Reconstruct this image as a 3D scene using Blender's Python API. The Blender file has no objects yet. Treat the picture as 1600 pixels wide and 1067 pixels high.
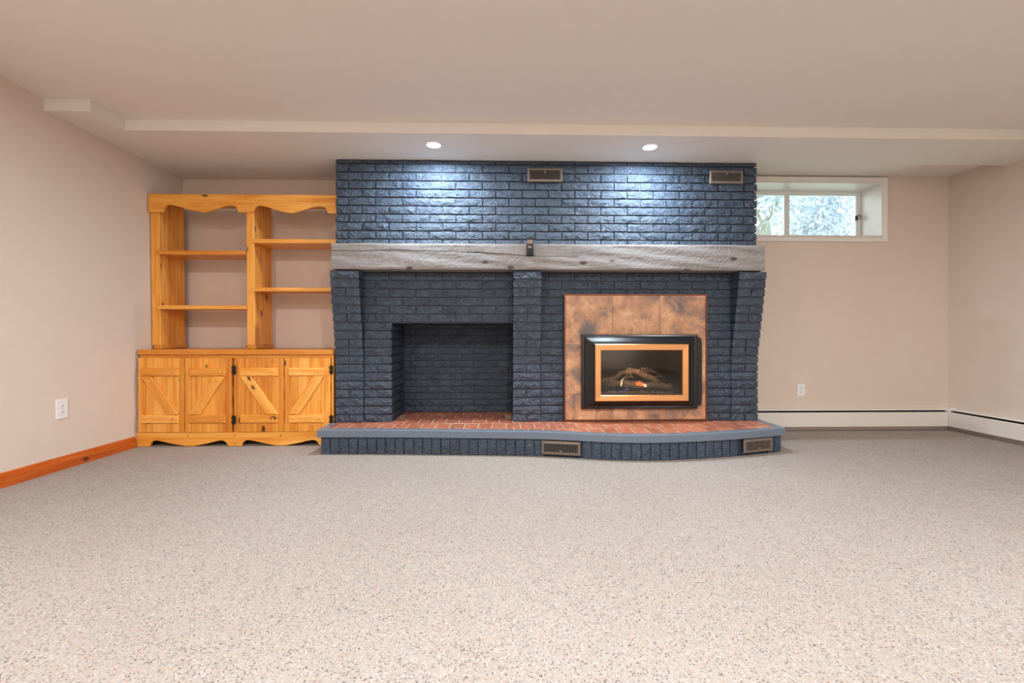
import bpy, bmesh, math, random
from mathutils import Vector, Matrix
R = math.radians
rnd = random.Random(7)
scene = bpy.context.scene
C = scene.collection

# ------------------------------------------------------------------ camera, world, lights, exposure
cam_d = bpy.data.cameras.new('camera')
cam = bpy.data.objects.new('camera', cam_d); C.objects.link(cam)
cam.location = (0, 0, 0.86)
cam.rotation_euler = (R(90), 0, R(-1.4))
cam_d.sensor_width = 36; cam_d.lens = 16.0; cam_d.shift_y = -8.5/1600; cam_d.clip_start = 0.05
scene.camera = cam
scene.view_settings.view_transform = 'Standard'
scene.view_settings.look = 'None'
scene.view_settings.gamma = 1
scene.view_settings.use_curve_mapping = False
scene.view_settings.exposure = 0.36

world = bpy.data.worlds.new('world'); scene.world = world; world.use_nodes = True
bg = world.node_tree.nodes['Background']
bg.inputs[0].default_value = (0.88, 0.94, 1.0, 1); bg.inputs[1].default_value = 4.4

def area_light(name, loc, rot, size, power, color, size_y=None, shape='DISK', spread=180):
    d = bpy.data.lights.new(name, 'AREA'); d.shape = shape; d.size = size
    if size_y: d.size_y = size_y
    d.energy = power; d.color = color; d.spread = R(spread)
    o = bpy.data.objects.new(name, d); C.objects.link(o); o.location = loc; o.rotation_euler = rot
    return o
WARM = (0.97, 0.985, 1.0); COOL = (0.76, 0.89, 1.0)
POTS = [(-0.49, 3.335), (1.10, 3.335)]
for x, y in POTS:
    area_light('pot_lamp', (x, y, 2.240), (0, 0, 0), 0.095, 25, COOL)
for x in (-1.7, 0.35, 2.4):
    area_light('ceiling_lamp_or_fill', (x, 0.35, 2.31), (0, 0, 0), 0.14, 46, WARM)
# added behind the camera: wide unseen fill light and a soft overhead fill row
area_light('rear_fill', (0.6, -4.3, 1.25), (R(-90), R(180), 0), 5.6, 80, (0.97, 0.985, 1.0), 2.0, 'RECTANGLE')
for x in (-1.7, 0.35, 2.4):
    area_light('ceiling_lamp_or_fill', (x, -1.6, 2.31), (0, 0, 0), 0.5, 24, WARM)  # weak soft fill row, added out of view

# ------------------------------------------------------------------ material helpers
def srgb(r, g, b):
    f = lambda c: (c/12.92 if c <= 0.04045 else ((c+0.055)/1.055)**2.4)
    return (f(r/255), f(g/255), f(b/255), 1)
class NT:
    def __init__(s, name):
        s.m = bpy.data.materials.new(name); s.m.use_nodes = True
        s.t = s.m.node_tree; s.b = s.t.nodes['Principled BSDF']
    def n(s, typ, **kw):
        nd = s.t.nodes.new(typ)
        for k, v in kw.items():
            if k.startswith('_'): setattr(nd, k[1:], v)
        return nd
    def l(s, a, b): s.t.links.new(a, b)
    def ramp(s, fac, stops, interp='LINEAR'):
        r = s.n('ShaderNodeValToRGB'); r.color_ramp.interpolation = interp
        e = r.color_ramp.elements
        while len(e) < len(stops): e.new(0.5)
        for q, (p, c) in zip(e, stops): q.position = p; q.color = c
        s.l(fac, r.inputs[0]); return r.outputs[0]
    def mix(s, fac, a, b, mode='MIX'):
        m = s.n('ShaderNodeMix'); m.data_type = 'RGBA'; m.blend_type = mode
        for sock, v in ((m.inputs['Factor'], fac), (m.inputs[6], a), (m.inputs[7], b)):
            if hasattr(v, 'links') or isinstance(v, bpy.types.NodeSocket): s.l(v, sock)
            else: sock.default_value = v
        return m.outputs[2]
    def coords(s, scale=(1, 1, 1), kind='Object', rand=True):
        tc = s.n('ShaderNodeTexCoord'); v = tc.outputs[kind]
        if rand:
            oi = s.n('ShaderNodeObjectInfo')
            mu = s.n('ShaderNodeVectorMath'); mu.operation = 'MULTIPLY_ADD'
            cb = s.n('ShaderNodeCombineXYZ')
            for i in range(3): s.l(oi.outputs['Random'], cb.inputs[i])
            mu.inputs[1].default_value = (37, 53, 71)
            s.l(cb.outputs[0], mu.inputs[0]); s.l(v, mu.inputs[2]); v = mu.outputs[0]
        mp = s.n('ShaderNodeMapping'); mp.inputs['Scale'].default_value = scale
        s.l(v, mp.inputs[0]); return mp.outputs[0]
    def noise(s, vec, scale, detail=3, rough=0.5, dist=0):
        n = s.n('ShaderNodeTexNoise'); n.inputs['Scale'].default_value = scale
        n.inputs['Detail'].default_value = detail; n.inputs['Roughness'].default_value = rough
        n.inputs['Distortion'].default_value = dist; s.l(vec, n.inputs['Vector']); return n.outputs['Fac']
    def bump(s, h, strength, dist, prev=None):
        b = s.n('ShaderNodeBump'); b.inputs['Strength'].default_value = strength; b.inputs['Distance'].default_value = dist
        s.l(h, b.inputs['Height'])
        if prev is not None: s.l(prev, b.inputs['Normal'])
        s.l(b.outputs[0], s.b.inputs['Normal']); return b.outputs[0]
    def set(s, **kw):
        for k, v in kw.items():
            sock = s.b.inputs[{'color': 'Base Color', 'rough': 'Roughness', 'metal': 'Metallic', 'spec': 'Specular IOR Level', 'coat': 'Coat Weight'}[k]]
            if isinstance(v, bpy.types.NodeSocket): s.l(v, sock)
            else: sock.default_value = v
        return s
def plain(name, col, rough=0.5, metal=0, spec=0.5, var=0.06, bump=0.0, bscale=60):
    t = NT(name); v = t.coords(rand=False)
    n = t.noise(v, 9, 3)
    dark = tuple(c*(1-var) for c in col[:3])+(1,); lite = tuple(min(1, c*(1+var)) for c in col[:3])+(1,)
    t.set(color=t.ramp(n, [(0.3, dark), (0.7, lite)]), rough=rough, metal=metal, spec=spec)
    if bump: t.bump(t.noise(v, bscale, 4), bump, 0.002)
    return t.m

M = {}
M['wall'] = plain('wall_paint', srgb(217, 201, 187), 0.75, var=0.015, bump=0.12, bscale=180, spec=0.3)
M['ceil'] = plain('ceiling_paint', srgb(230, 221, 213), 0.8, var=0.01, bump=0.1, bscale=150, spec=0.2)
M['soffit'] = plain('soffit_paint', srgb(228, 222, 216), 0.7, var=0.01, bump=0.1, bscale=150, spec=0.3)
M['white'] = plain('white_paint', srgb(232, 228, 222), 0.4, var=0.01)
M['jamb'] = plain('jamb_paint', srgb(228, 222, 216), 0.35, var=0.02)
M['heater'] = plain('heater_enamel', srgb(226, 221, 214), 0.35, var=0.01)
M['dark'] = plain('dark_metal', srgb(30, 29, 29), 0.5, metal=0.4)
M['void'] = plain('dark_void', srgb(22, 20, 19), 0.8)
M['taupe'] = plain('register_metal', srgb(124, 112, 102), 0.42, metal=0.35)
M['chrome'] = plain('chrome_metal', srgb(205, 200, 190), 0.25, metal=0.9)
M['lip'] = plain('hearth_nosing_paint', srgb(104, 116, 130), 0.35, var=0.03, bump=0.1, bscale=30)
M['black'] = plain('black_enamel', srgb(20, 22, 24), 0.25, var=0.05, spec=0.6)
M['gold'] = plain('copper_gold_trim', srgb(232, 172, 116), 0.32, metal=1.0, var=0.03)
M['outlet'] = plain('outlet_plastic', srgb(232, 232, 230), 0.35, var=0.0)
M['lens_frame'] = plain('lamp_trim', srgb(240, 240, 240), 0.4, var=0.0)
M['bronze'] = plain('bronze_edge', srgb(120, 72, 52), 0.4, metal=0.6)
M['vinyl'] = plain('window_vinyl', srgb(228, 232, 230), 0.35, var=0.0)

def brick_mat():
    t = NT('painted_brick'); v = t.coords()
    n = t.noise(v, 26, 6, 0.62, 0.6); n2 = t.noise(v, 7, 2); n3 = t.noise(v, 70, 3)
    c1 = t.ramp(n, [(0.3, srgb(42, 55, 72)), (0.55, srgb(56, 71, 89)), (0.75, srgb(82, 99, 116))])
    t.set(color=t.mix(0.35, c1, t.ramp(n2, [(0.35, srgb(46, 56, 76)), (0.65, srgb(64, 84, 98))])), spec=0.7)
    t.set(rough=t.ramp(n3, [(0.3, (0.28,)*3+(1,)), (0.7, (0.44,)*3+(1,))]))
    # rock face: ridged noise plus fine grit
    vs = t.coords((1.0, 1.0, 1.7))
    r = t.noise(vs, 38, 6, 0.62, 1.6)
    nv = t.n('ShaderNodeTexNoise'); nv.inputs['Scale'].default_value = 22; nv.inputs['Detail'].default_value = 3; t.l(vs, nv.inputs['Vector'])
    ad = t.n('ShaderNodeVectorMath'); ad.operation = 'MULTIPLY_ADD'; ad.inputs[1].default_value = (0.05, 0.05, 0.05)
    t.l(nv.outputs['Color'], ad.inputs[0]); t.l(vs, ad.inputs[2])
    vo = t.n('ShaderNodeTexVoronoi'); vo.inputs['Scale'].default_value = 46; t.l(ad.outputs[0], vo.inputs['Vector'])
    b0 = t.bump(vo.outputs['Distance'], 0.8, 0.0075)
    b = t.bump(r, 1.0, 0.010, b0)
    t.bump(t.noise(v, 120, 3), 0.35, 0.003, b)
    return t.m
M['brick'] = brick_mat()
M['mortar'] = plain('painted_mortar', srgb(36, 45, 60), 0.6, var=0.1, bump=0.4, bscale=80)

def wood(name, ax, base, lite, dark, knot, rough=0.35, knots=True, plank_var=0.8, gs=1.0, spec=0.5):
    """grain runs along local axis ax"""
    t = NT(name)
    s = [14*gs]*3; s[ax] = 0.9*gs
    v = t.coords(tuple(s))
    n = t.noise(v, 1.6, 4, 0.55, 0.9)
    col = t.ramp(n, [(0.28, dark), (0.45, base), (0.72, lite)])
    s2 = [60*gs]*3; s2[ax] = 2.0
    f = t.noise(t.coords(tuple(s2)), 2.0, 2)
    col = t.mix(0.25, col, t.ramp(f, [(0.3, dark), (0.7, lite)]), 'MIX')
    oi = t.n('ShaderNodeObjectInfo')
    tint = t.ramp(oi.outputs['Random'], [(0, (0.76, 0.62, 0.42, 1)), (0.5, (1, 1, 1, 1)), (1, (1.06, 1.16, 1.5, 1))])
    col = t.mix(plank_var, col, tint, 'MULTIPLY')
    if knots:
        s3 = [5.0]*3; s3[ax] = 2.6
        vo = t.n('ShaderNodeTexVoronoi'); vo.inputs['Scale'].default_value = 1.6
        t.l(t.coords(tuple(s3)), vo.inputs['Vector'])
        k = t.ramp(vo.outputs['Distance'], [(0.075, (1, 1, 1, 1)), (0.15, (0, 0, 0, 1))])
        col = t.mix(k, col, knot)
    t.set(color=col, rough=rough, spec=spec)
    t.bump(f, 0.15, 0.0015)
    return t.m
PB, PL, PD, PK = srgb(231, 150, 50), srgb(248, 186, 92), srgb(206, 118, 28), srgb(84, 38, 12)
for a, nm in ((0, 'x'), (1, 'y'), (2, 'z')):
    M['pine_'+nm] = wood('orange_pine_'+nm, a, PB, PL, PD, PK)
M['base_wood'] = wood('orange_baseboard_wood', 1, srgb(192, 88, 24), srgb(214, 112, 40), srgb(158, 62, 14), srgb(90, 34, 10), 0.3, plank_var=0.0)
M['grey_wood'] = wood('weathered_grey_beam', 0, srgb(136, 132, 130), srgb(158, 153, 150), srgb(104, 98, 96), srgb(82, 74, 70), 0.75, plank_var=0, gs=2.4, spec=0.25)
M['log'] = wood('charred_log', 0, srgb(104, 88, 74), srgb(150, 130, 110), srgb(50, 42, 36), srgb(30, 24, 20), 0.85, knots=False)

def tile_mat(name, cols, sc, rough, bump=0.2, mottled=True):
    t = NT(name); v = t.coords()
    n = t.noise(v, sc, 5, 0.62, 0.5)
    col = t.ramp(n, cols)
    if mottled:
        oi = t.n('ShaderNodeObjectInfo')
        col = t.mix(0.55, col, t.ramp(oi.outputs['Random'], [(0, (0.5, 0.45, 0.45, 1)), (0.35, (0.9, 0.85, 0.85, 1)), (1, (1.12, 1.08, 1.05, 1))]), 'MULTIPLY')
    st = t.noise(t.coords((70, 70, 22)), 1.0, 4, 0.6, 0.8)
    col = t.mix(0.7, col, t.ramp(st, [(0.32, (0.75, 0.73, 0.73, 1)), (0.62, (1.08, 1.08, 1.08, 1))]), 'MULTIPLY')
    t.set(color=col, rough=rough); t.bump(t.noise(v, sc*4, 4), bump, 0.002)
    return t.m
M['paver'] = tile_mat('red_clay_paver', [(0.3, srgb(156, 92, 70)), (0.5, srgb(188, 114, 84)), (0.7, srgb(210, 142, 112))], 16, 0.3)
M['slate'] = tile_mat('copper_slate_tile', [(0.32, srgb(106, 96, 94)), (0.44, srgb(158, 122, 100)), (0.55, srgb(196, 146, 108)), (0.68, srgb(214, 172, 134))], 6, 0.45, 0.25, False)
M['grout'] = plain('grey_pink_grout', srgb(184, 158, 142), 0.85)

def carpet():
    t = NT('berber_carpet'); v = t.coords(kind='Object', rand=False)
    w = t.n('ShaderNodeTexVoronoi'); w.inputs['Scale'].default_value = 235; w.inputs['Randomness'].default_value = 0.4
    t.l(v, w.inputs['Vector'])
    sep = t.n('ShaderNodeSeparateColor'); t.l(w.outputs['Color'], sep.inputs[0])
    base = srgb(169, 161, 152)
    speck = t.ramp(sep.outputs[0], [(0.0, srgb(118, 104, 96)), (0.05, srgb(134, 130, 134)), (0.10, srgb(184, 152, 136)), (0.16, base), (0.6, srgb(162, 153, 146)), (0.85, srgb(186, 177, 170))], 'CONSTANT')
    big = t.noise(v, 1.1, 3); cl = t.noise(v, 14, 3)
    speck = t.mix(t.ramp(cl, [(0.45, (0, 0, 0, 1)), (0.75, (0.5,)*3+(1,))]), speck, base)
    col = t.mix(1.0, speck, t.ramp(big, [(0.35, (0.95, 0.94, 0.93, 1)), (0.65, (1, 1, 1, 1))]), 'MULTIPLY')
    t.set(color=col, rough=0.95, spec=0.1)
    inv = t.n('ShaderNodeMath'); inv.operation = 'SUBTRACT'; inv.inputs[0].default_value = 1
    t.l(w.outputs['Distance'], inv.inputs[1])
    t.bump(inv.outputs[0], 0.6, 0.004)
    return t.m
M['carpet'] = carpet()

def emis(name, col, strength, alpha=None):
    t = NT(name); t.set(color=(0, 0, 0, 1))
    t.b.inputs['Emission Color'].default_value = col; t.b.inputs['Emission Strength'].default_value = strength
    return t.m
M['lens'] = emis('lamp_lens', (0.93, 0.97, 1, 1), 9)
M['flame_o'] = emis('orange_flame', (1.0, 0.16, 0.03, 1), 1.6)
M['flame_y'] = emis('pale_flame', (1.0, 0.70, 0.42, 1), 1.3)
M['flame_b'] = emis('blue_flame', (0.16, 0.18, 0.6, 1), 0.45)
def glass(name, tint, gl):
    t = NT(name); out = [n for n in t.t.nodes if n.type == 'OUTPUT_MATERIAL'][0]
    tr = t.n('ShaderNodeBsdfTransparent'); tr.inputs[0].default_value = tint
    g = t.n('ShaderNodeBsdfGlossy'); g.inputs['Roughness'].default_value = 0.03
    fr = t.n('ShaderNodeFresnel'); fr.inputs[0].default_value = gl
    mx = t.n('ShaderNodeMixShader'); t.l(fr.outputs[0], mx.inputs[0]); t.l(tr.outputs[0], mx.inputs[1]); t.l(g.outputs[0], mx.inputs[2])
    t.l(mx.outputs[0], out.inputs[0]); return t.m
M['glass'] = glass('window_glass', (0.93, 0.97, 0.97, 1), 1.35)
M['fireglass'] = glass('smoked_fire_glass', (0.85, 0.83, 0.8, 1), 1.5)
M['leaf'] = plain('haze_pale_leaves', srgb(174, 182, 196), 0.6, var=0.25)  # washed-out haze of bright daylight is painted into this leaf colour
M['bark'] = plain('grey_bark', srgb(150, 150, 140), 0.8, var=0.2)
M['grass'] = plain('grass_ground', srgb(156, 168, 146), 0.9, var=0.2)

# ------------------------------------------------------------------ object helpers
def obj(name, me, mat=None, parent=None, loc=None, rot=None, kind=None, label=None):
    o = bpy.data.objects.new(name, me); C.objects.link(o)
    if mat is not None and me is not None and not me.materials: me.materials.append(M[mat])
    if parent is not None: o.parent = parent
    if loc is not None: o.location = loc
    if rot is not None: o.rotation_euler = rot
    if kind: o['kind'] = kind
    if label: o['label'] = label
    return o
def thing(name, label, cat, loc=(0, 0, 0), rot=(0, 0, 0), group=None):
    o = obj(name, None, loc=loc, rot=rot); o['label'] = label; o['category'] = cat
    if group: o['group'] = group
    return o
def mesh(name, verts, faces, smooth=False):
    me = bpy.data.meshes.new(name); me.from_pydata([tuple(v) for v in verts], [], faces); me.update()
    if smooth:
        for p in me.polygons: p.use_smooth = True
    return me
class MB:
    def __init__(s): s.v = []; s.f = []
    def box(s, x0, x1, y0, y1, z0, z1):
        b = len(s.v)
        s.v += [(x, y, z) for z in (z0, z1) for y in (y0, y1) for x in (x0, x1)]
        s.f += [tuple(b+i for i in q) for q in ((0, 2, 3, 1), (4, 5, 7, 6), (0, 1, 5, 4), (2, 6, 7, 3), (0, 4, 6, 2), (1, 3, 7, 5))]
        return s
    def poly(s, pts, z0, z1):
        """vertical prism of a CCW polygon in XY"""
        b = len(s.v); n = len(pts)
        s.v += [(x, y, z0) for x, y in pts]+[(x, y, z1) for x, y in pts]
        s.f += [tuple(b+i for i in reversed(range(n))), tuple(b+n+i for i in range(n))]
        s.f += [(b+i, b+(i+1) % n, b+n+(i+1) % n, b+n+i) for i in range(n)]
        return s
    def tube(s, pts, rad, seg=8):
        pts = [Vector(p) for p in pts]; b = len(s.v)
        for i, p in enumerate(pts):
            d = (pts[min(i+1, len(pts)-1)]-pts[max(i-1, 0)]).normalized()
            a = d.cross(Vector((0, 0, 1)))
            if a.length < 1e-3: a = Vector((1, 0, 0))
            a.normalize(); c = d.cross(a); r = rad[i] if isinstance(rad, (list, tuple)) else rad
            for k in range(seg):
                t = 2*math.pi*k/seg; s.v.append(tuple(p+a*(r*math.cos(t))+c*(r*math.sin(t))))
        for i in range(len(pts)-1):
            for k in range(seg):
                s.f.append((b+i*seg+k, b+i*seg+(k+1) % seg, b+(i+1)*seg+(k+1) % seg, b+(i+1)*seg+k))
        s.f.append(tuple(b+k for k in reversed(range(seg)))); e = b+(len(pts)-1)*seg
        s.f.append(tuple(e+k for k in range(seg)))
        return s
    def mesh(s, name, smooth=False):
        me = mesh(name, s.v, s.f, smooth)
        bm = bmesh.new(); bm.from_mesh(me); bmesh.ops.recalc_face_normals(bm, faces=bm.faces); bm.to_mesh(me); bm.free()
        return me
def bevel_mesh(me, off, seg=1, test=None):
    bm = bmesh.new(); bm.from_mesh(me); bmesh.ops.recalc_face_normals(bm, faces=bm.faces)
    ed = [e for e in bm.edges if len(e.link_faces) == 2 and e.calc_face_angle(0) > 0.6 and (test is None or test(e))]
    bmesh.ops.bevel(bm, geom=ed, offset=off, segments=seg, affect='EDGES', profile=0.6, clamp_overlap=True)
    bm.to_mesh(me); bm.free(); return me
def board(name, mat, parent, x0, x1, y0, y1, z0, z1, bev=0.003, seg=1, kind=None, label=None):
    """box given in parent's coordinates, origin in its middle"""
    c = ((x0+x1)/2, (y0+y1)/2, (z0+z1)/2)
    me = MB().box(x0-c[0], x1-c[0], y0-c[1], y1-c[1], z0-c[2], z1-c[2]).mesh(name)
    if bev: bevel_mesh(me, bev, seg)
    return obj(name, me, mat, parent, c, kind=kind, label=label)
def sawn(name, mat, parent, outline, y0, y1, bev=0.003, rot=0):
    """outline (x, z) in parent's coordinates, cut from a board between y0 (front) and y1"""
    cx = sum(p[0] for p in outline)/len(outline); cz = sum(p[1] for p in outline)/len(outline)
    ca, sa = math.cos(rot), math.sin(rot)
    pts = [((x-cx)*ca+(z-cz)*sa, -(x-cx)*sa+(z-cz)*ca) for x, z in outline]
    d = (y1-y0)/2; n = len(pts)
    v = [(x, -d, z) for x, z in pts]+[(x, d, z) for x, z in pts]
    f = [tuple(range(n)), tuple(n+i for i in reversed(range(n)))]+[(i, n+i, n+(i+1) % n, (i+1) % n) for i in range(n)]
    me = mesh(name, v, f)
    if bev: bevel_mesh(me, bev, 1, lambda e: all(q.co.y < 0 for q in e.verts))
    return obj(name, me, mat, parent, (cx, (y0+y1)/2, cz), (0, -rot, 0))
def smooth_path(pts, n=6):
    out = []
    for i in range(len(pts)-1):
        p0 = pts[max(i-1, 0)]; p1 = pts[i]; p2 = pts[i+1]; p3 = pts[min(i+2, len(pts)-1)]
        for k in range(n):
            t = k/n
            out.append(tuple(0.5*((2*p1[j])+(-p0[j]+p2[j])*t+(2*p0[j]-5*p1[j]+4*p2[j]-p3[j])*t*t+(-p0[j]+3*p1[j]-3*p2[j]+p3[j])*t**3) for j in (0, 1)))
    return out+[pts[-1]]
def ring(name, mat, parent, prof, x0, x1, z0, z1, label=None, loc=(0, 0, 0), sc=(1, 1, 1, 1)):
    """mitred rectangular frame: prof = [(inset, y)], closed loop"""
    v = []; f = []; n = len(prof)
    for cx, cz, sx, sz in ((x0, z0, sc[0], sc[2]), (x1, z0, -sc[1], sc[2]), (x1, z1, -sc[1], -sc[3]), (x0, z1, sc[0], -sc[3])):
        for i, y in prof: v.append((cx+sx*i, y, cz+sz*i))
    for c in range(4):
        for k in range(n):
            a, b = c*n+k, c*n+(k+1) % n; d, e = ((c+1) % 4)*n+k, ((c+1) % 4)*n+(k+1) % n
            f.append((a, b, e, d))
    me = mesh(name, v, f); bm = bmesh.new(); bm.from_mesh(me); bmesh.ops.recalc_face_normals(bm, faces=bm.faces); bm.to_mesh(me); bm.free()
    return obj(name, me, mat, parent, loc, label=label)

# ------------------------------------------------------------------ the setting
XL, XR, YB, YF = -2.83, 4.15, 4.12, -4.6
ZS, ZC = 2.257, 2.33
def struct(name, me, mat): return obj(name, me, mat, kind='structure')
struct('floor', MB().box(XL-0.1, XR+0.1, YF-0.1, YB+0.1, -0.1, 0).mesh('floor'), 'carpet')
struct('ceiling', MB().box(XL-0.1, XR+0.1, YF-0.1, YB+0.3, ZC, ZC+0.1).mesh('ceiling'), 'ceil')
struct('wall_left', MB().box(XL-0.1, XL, YF, YB, 0, ZC).mesh('wall_left'), 'wall')
struct('wall_right', MB().box(XR, XR+0.1, YF, YB, 0, ZC).mesh('wall_right'), 'wall')
struct('wall_rear', MB().box(XL-0.1, XR+0.1, YF-0.1, YF, 0, ZC).mesh('wall_rear'), 'wall')
WX0, WX1, WZ0, WZ1 = 2.05, 3.512, 1.772, 2.274
wb = MB()
wb.box(XL-0.1, WX0, YB, YB+0.3, 0, ZC); wb.box(WX1, XR+0.1, YB, YB+0.3, 0, ZC)
wb.box(WX0, WX1, YB, YB+0.3, 0, WZ0); wb.box(WX0, WX1, YB, YB+0.3, WZ1, ZC)
struct('wall_back', wb.mesh('wall_back'), 'wall')
sf = MB().poly([(XL, 2.89), (-2.55, 2.89), (-2.55, 3.15), (XR, 3.15), (XR, 3.63), (2.066, 3.63), (2.066, YB), (XL, YB)], ZS, ZC)
struct('ceiling_soffit', sf.mesh('ceiling_soffit'), 'soffit')
# left baseboard: wooden, moulded
prof = [(0, 0), (0.014, 0), (0.014, 0.058), (0.011, 0.062), (0.011, 0.068), (0.009, 0.071), (0.006, 0.082), (0, 0.085)]
def extr(prof, y0, y1, name, sgn=1, x=XL):
    n = len(prof); ym = (y0+y1)/2
    v = [(sgn*a, y-ym, z) for y in (y0, y1) for a, z in prof]
    f = [tuple(range(n)), tuple(n+i for i in reversed(range(n)))]+[(i, n+i, n+(i+1) % n, (i+1) % n) for i in range(n)]
    me = mesh(name, v, f); bm = bmesh.new(); bm.from_mesh(me); bmesh.ops.recalc_face_normals(bm, faces=bm.faces); bm.to_mesh(me); bm.free()
    return me, (x, ym, 0)
me, l = extr(prof, YF, 3.585, 'baseboard_left'); obj('baseboard_left', me, 'base_wood', loc=l, kind='structure')

# window
win = obj('window_1', None, kind='structure')
ring('casing', 'white', win, [(0, 4.119), (0, 4.100), (0.004, 4.096), (0.036, 4.100), (0.044, 4.104), (0.047, 4.110), (0.047, 4.119)], WX0-0.045, WX1+0.045, WZ0-0.046, WZ1+0.046)
jl = MB(); T = 0.012
jl.box(WX0, WX0+T, 4.10, 4.345, WZ0, WZ1); jl.box(WX1-T, WX1, 4.10, 4.345, WZ0, WZ1)
jl.box(WX0+T, WX1-T, 4.10, 4.345, WZ1-T, WZ1); jl.box(WX0+T, WX1-T, 4.10, 4.345, WZ0, WZ0+T)
obj('jamb_lining', jl.mesh('jamb_lining'), 'jamb', win)
ring('window_frame', 'vinyl', win, [(0, 4.345), (0.026, 4.345), (0.034, 4.352), (0.034, 4.40), (0, 4.40)], WX0, WX1, WZ0, WZ1)
board('mullion', 'vinyl', win, 2.766, 2.797, 4.350, 4.395, WZ0+0.03, WZ1-0.03, 0.003)
for a, b, nm in ((WX0+0.034, 2.766, 0), (2.797, WX1-0.034, 1)):
    s = ring('sash', 'vinyl', win, [(0, 4.356), (0.010, 4.360), (0.010, 4.385), (0, 4.385)], a, b, WZ0+0.034, WZ1-0.034)
    obj('pane', MB().box(a+0.008, b-0.008, 4.371, 4.375, WZ0+0.042, WZ1-0.042).mesh('pane'), 'glass', s)
lt = obj('latch', MB().box(3.452, 3.466, 4.335, 4.356, 1.985, 2.03).tube([(3.459, 4.335, 2.02), (3.466, 4.318, 2.035), (3.474, 4.312, 2.01), (3.468, 4.315, 1.985)], 0.004, 6).mesh('latch'), 'dark', win)

# ------------------------------------------------------------------ painted brick fireplace
D = 3.62                      # plane of the brick faces
CX0, CX1 = -1.304, 2.066
CH = 0.0660                   # course height
Z1 = 2.222                    # bottom of the topmost (cut) course
JT = 0.0105
HT = 0.180                    # hearth top
BL, BH, BD = 0.2005, CH-JT, 0.032
def make_brick(seed, w=BL, h=BH, d=BD, rough=0.005):
    r = random.Random(seed); nx, nz = 5, 2; v = []; f = []
    for k in range(nz+1):
        for i in range(nx+1):
            edge = i in (0, nx) or k in (0, nz)
            x = -w/2+w*i/nx+(0 if i in (0, nx) else r.uniform(-.006, .006)); z = -h/2+h*k/nz+(r.uniform(-.0012, .0012) if edge else r.uniform(-.008, .008))
            v.append((x, (0.0045 if edge else 0)+r.uniform(-rough, rough)*(0.5 if edge else 1.2), z))
    for k in range(nz):
        for i in range(nx):
            a = k*(nx+1)+i; q = (a, a+1, a+nx+2, a+nx+1)
            f += [(q[0], q[1], q[2]), (q[0], q[2], q[3])] if r.random() < .5 else [(q[0], q[1], q[3]), (q[1], q[2], q[3])]
    rim = [i for i in range(nx+1)]+[k*(nx+1)+nx for k in range(1, nz+1)]+[nz*(nx+1)+i for i in range(nx-1, -1, -1)]+[k*(nx+1) for k in range(nz-1, 0, -1)]
    b = len(v)
    for i in rim: v.append((v[i][0], d, v[i][2]))
    n = len(rim)
    f += [(rim[(k+1) % n], rim[k], b+k, b+(k+1) % n) for k in range(n)]
    f.append(tuple(b+k for k in range(n)))
    me = mesh('brick', v, f); me.materials.append(M['brick']); return me
BM_FULL = [make_brick(i) for i in range(12)]
BM_HALF = [make_brick(50+i, 0.0975) for i in range(8)]
BM_DEEP = [make_brick(90+i, BL, BH, 0.16) for i in range(8)]
BM_DEEPH = [make_brick(120+i, 0.0975, BH, 0.16) for i in range(6)]
fp = thing('brick_fireplace', 'wide navy blue painted brick fireplace and chimney breast with two bays and three pillars', 'fireplace')
core = MB(); ce = 0.016
HX0, HX1, HZ = -0.863, 0.100, 0.962      # left firebox opening
IX0, IX1, IZ0, IZ1 = 0.76, 1.45, 0.375, 0.775   # hole behind the insert
y0, y1 = D+ce, YB-0.002
core.box(CX0+ce, CX1-ce, y0, y1, HZ, ZS-0.002)
core.box(CX0+ce, HX0-ce, y0, y1, 0.17, HZ)
core.box(HX0-ce, HX1+ce, 4.101, y1, 0.17, HZ)
core.box(HX1+ce, IX0, y0, y1, 0.17, HZ)
core.box(IX1, CX1-ce, y0, y1, 0.17, HZ)
core.box(IX0, IX1, y0, y1, 0.17, IZ0); core.box(IX0, IX1, y0, y1, IZ1, HZ); core.box(IX0, IX1, 4.0, y1, IZ0, IZ1)
obj('mortar_core', core.mesh('mortar_core'), 'mortar', fp)

def put_brick(parent, x0, x1, z0, z1, y, deep=False, rotz=0, origin=None):
    w, h = x1-x0, z1-z0
    if w < 0.018 or h < 0.012: return
    half = w < 0.15
    pool = (BM_DEEPH if half else BM_DEEP) if deep else (BM_HALF if half else BM_FULL)
    o = obj('brick', rnd.choice(pool), None, parent)
    o.scale = (w/(0.0975 if half else BL), 1, h/BH)
    j = rnd.uniform(-0.0015, 0.0015)
    if origin is None: o.location = ((x0+x1)/2, y+j, (z0+z1)/2)
    else:
        ox, oy = origin; s = (x0+x1)/2
        o.location = (ox+s*math.cos(rotz), oy+s*math.sin(rotz), (z0+z1)/2); o.rotation_euler = (0, 0, rotz)
    return o
L = 0.21062                    # brick module (16 per width)
def run(parent, a, b, z0, z1, y, shift):
    """running bond of one course between a and b; a brick edge falls on CX0 (or half a brick further)"""
    k = math.floor((a-CX0-shift)/L)-1
    while True:
        u0 = CX0+shift+k*L+JT/2-0.002; u1 = u0+L-JT+0.002
        k += 1
        if u1 < a+0.012: continue
        if u0 > b-0.012: break
        put_brick(parent, max(u0, a), min(u1, b), z0, z1, y)
courses = []; z = Z1; courses.append((Z1+JT/2, ZS-0.003))
while z-CH > HT-0.03:
    courses.append((max(z-CH+JT/2, HT+0.002), z-JT/2)); z -= CH
VENT_UP = [(0.21, 0.489, 2.084, 2.193), (1.67, 1.945, 2.081, 2.186)]
S0, S1, SZ = 0.50, 1.648, 1.195    # tile surround outline
MT0, MT1 = 1.369, 1.566           # mantel
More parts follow.
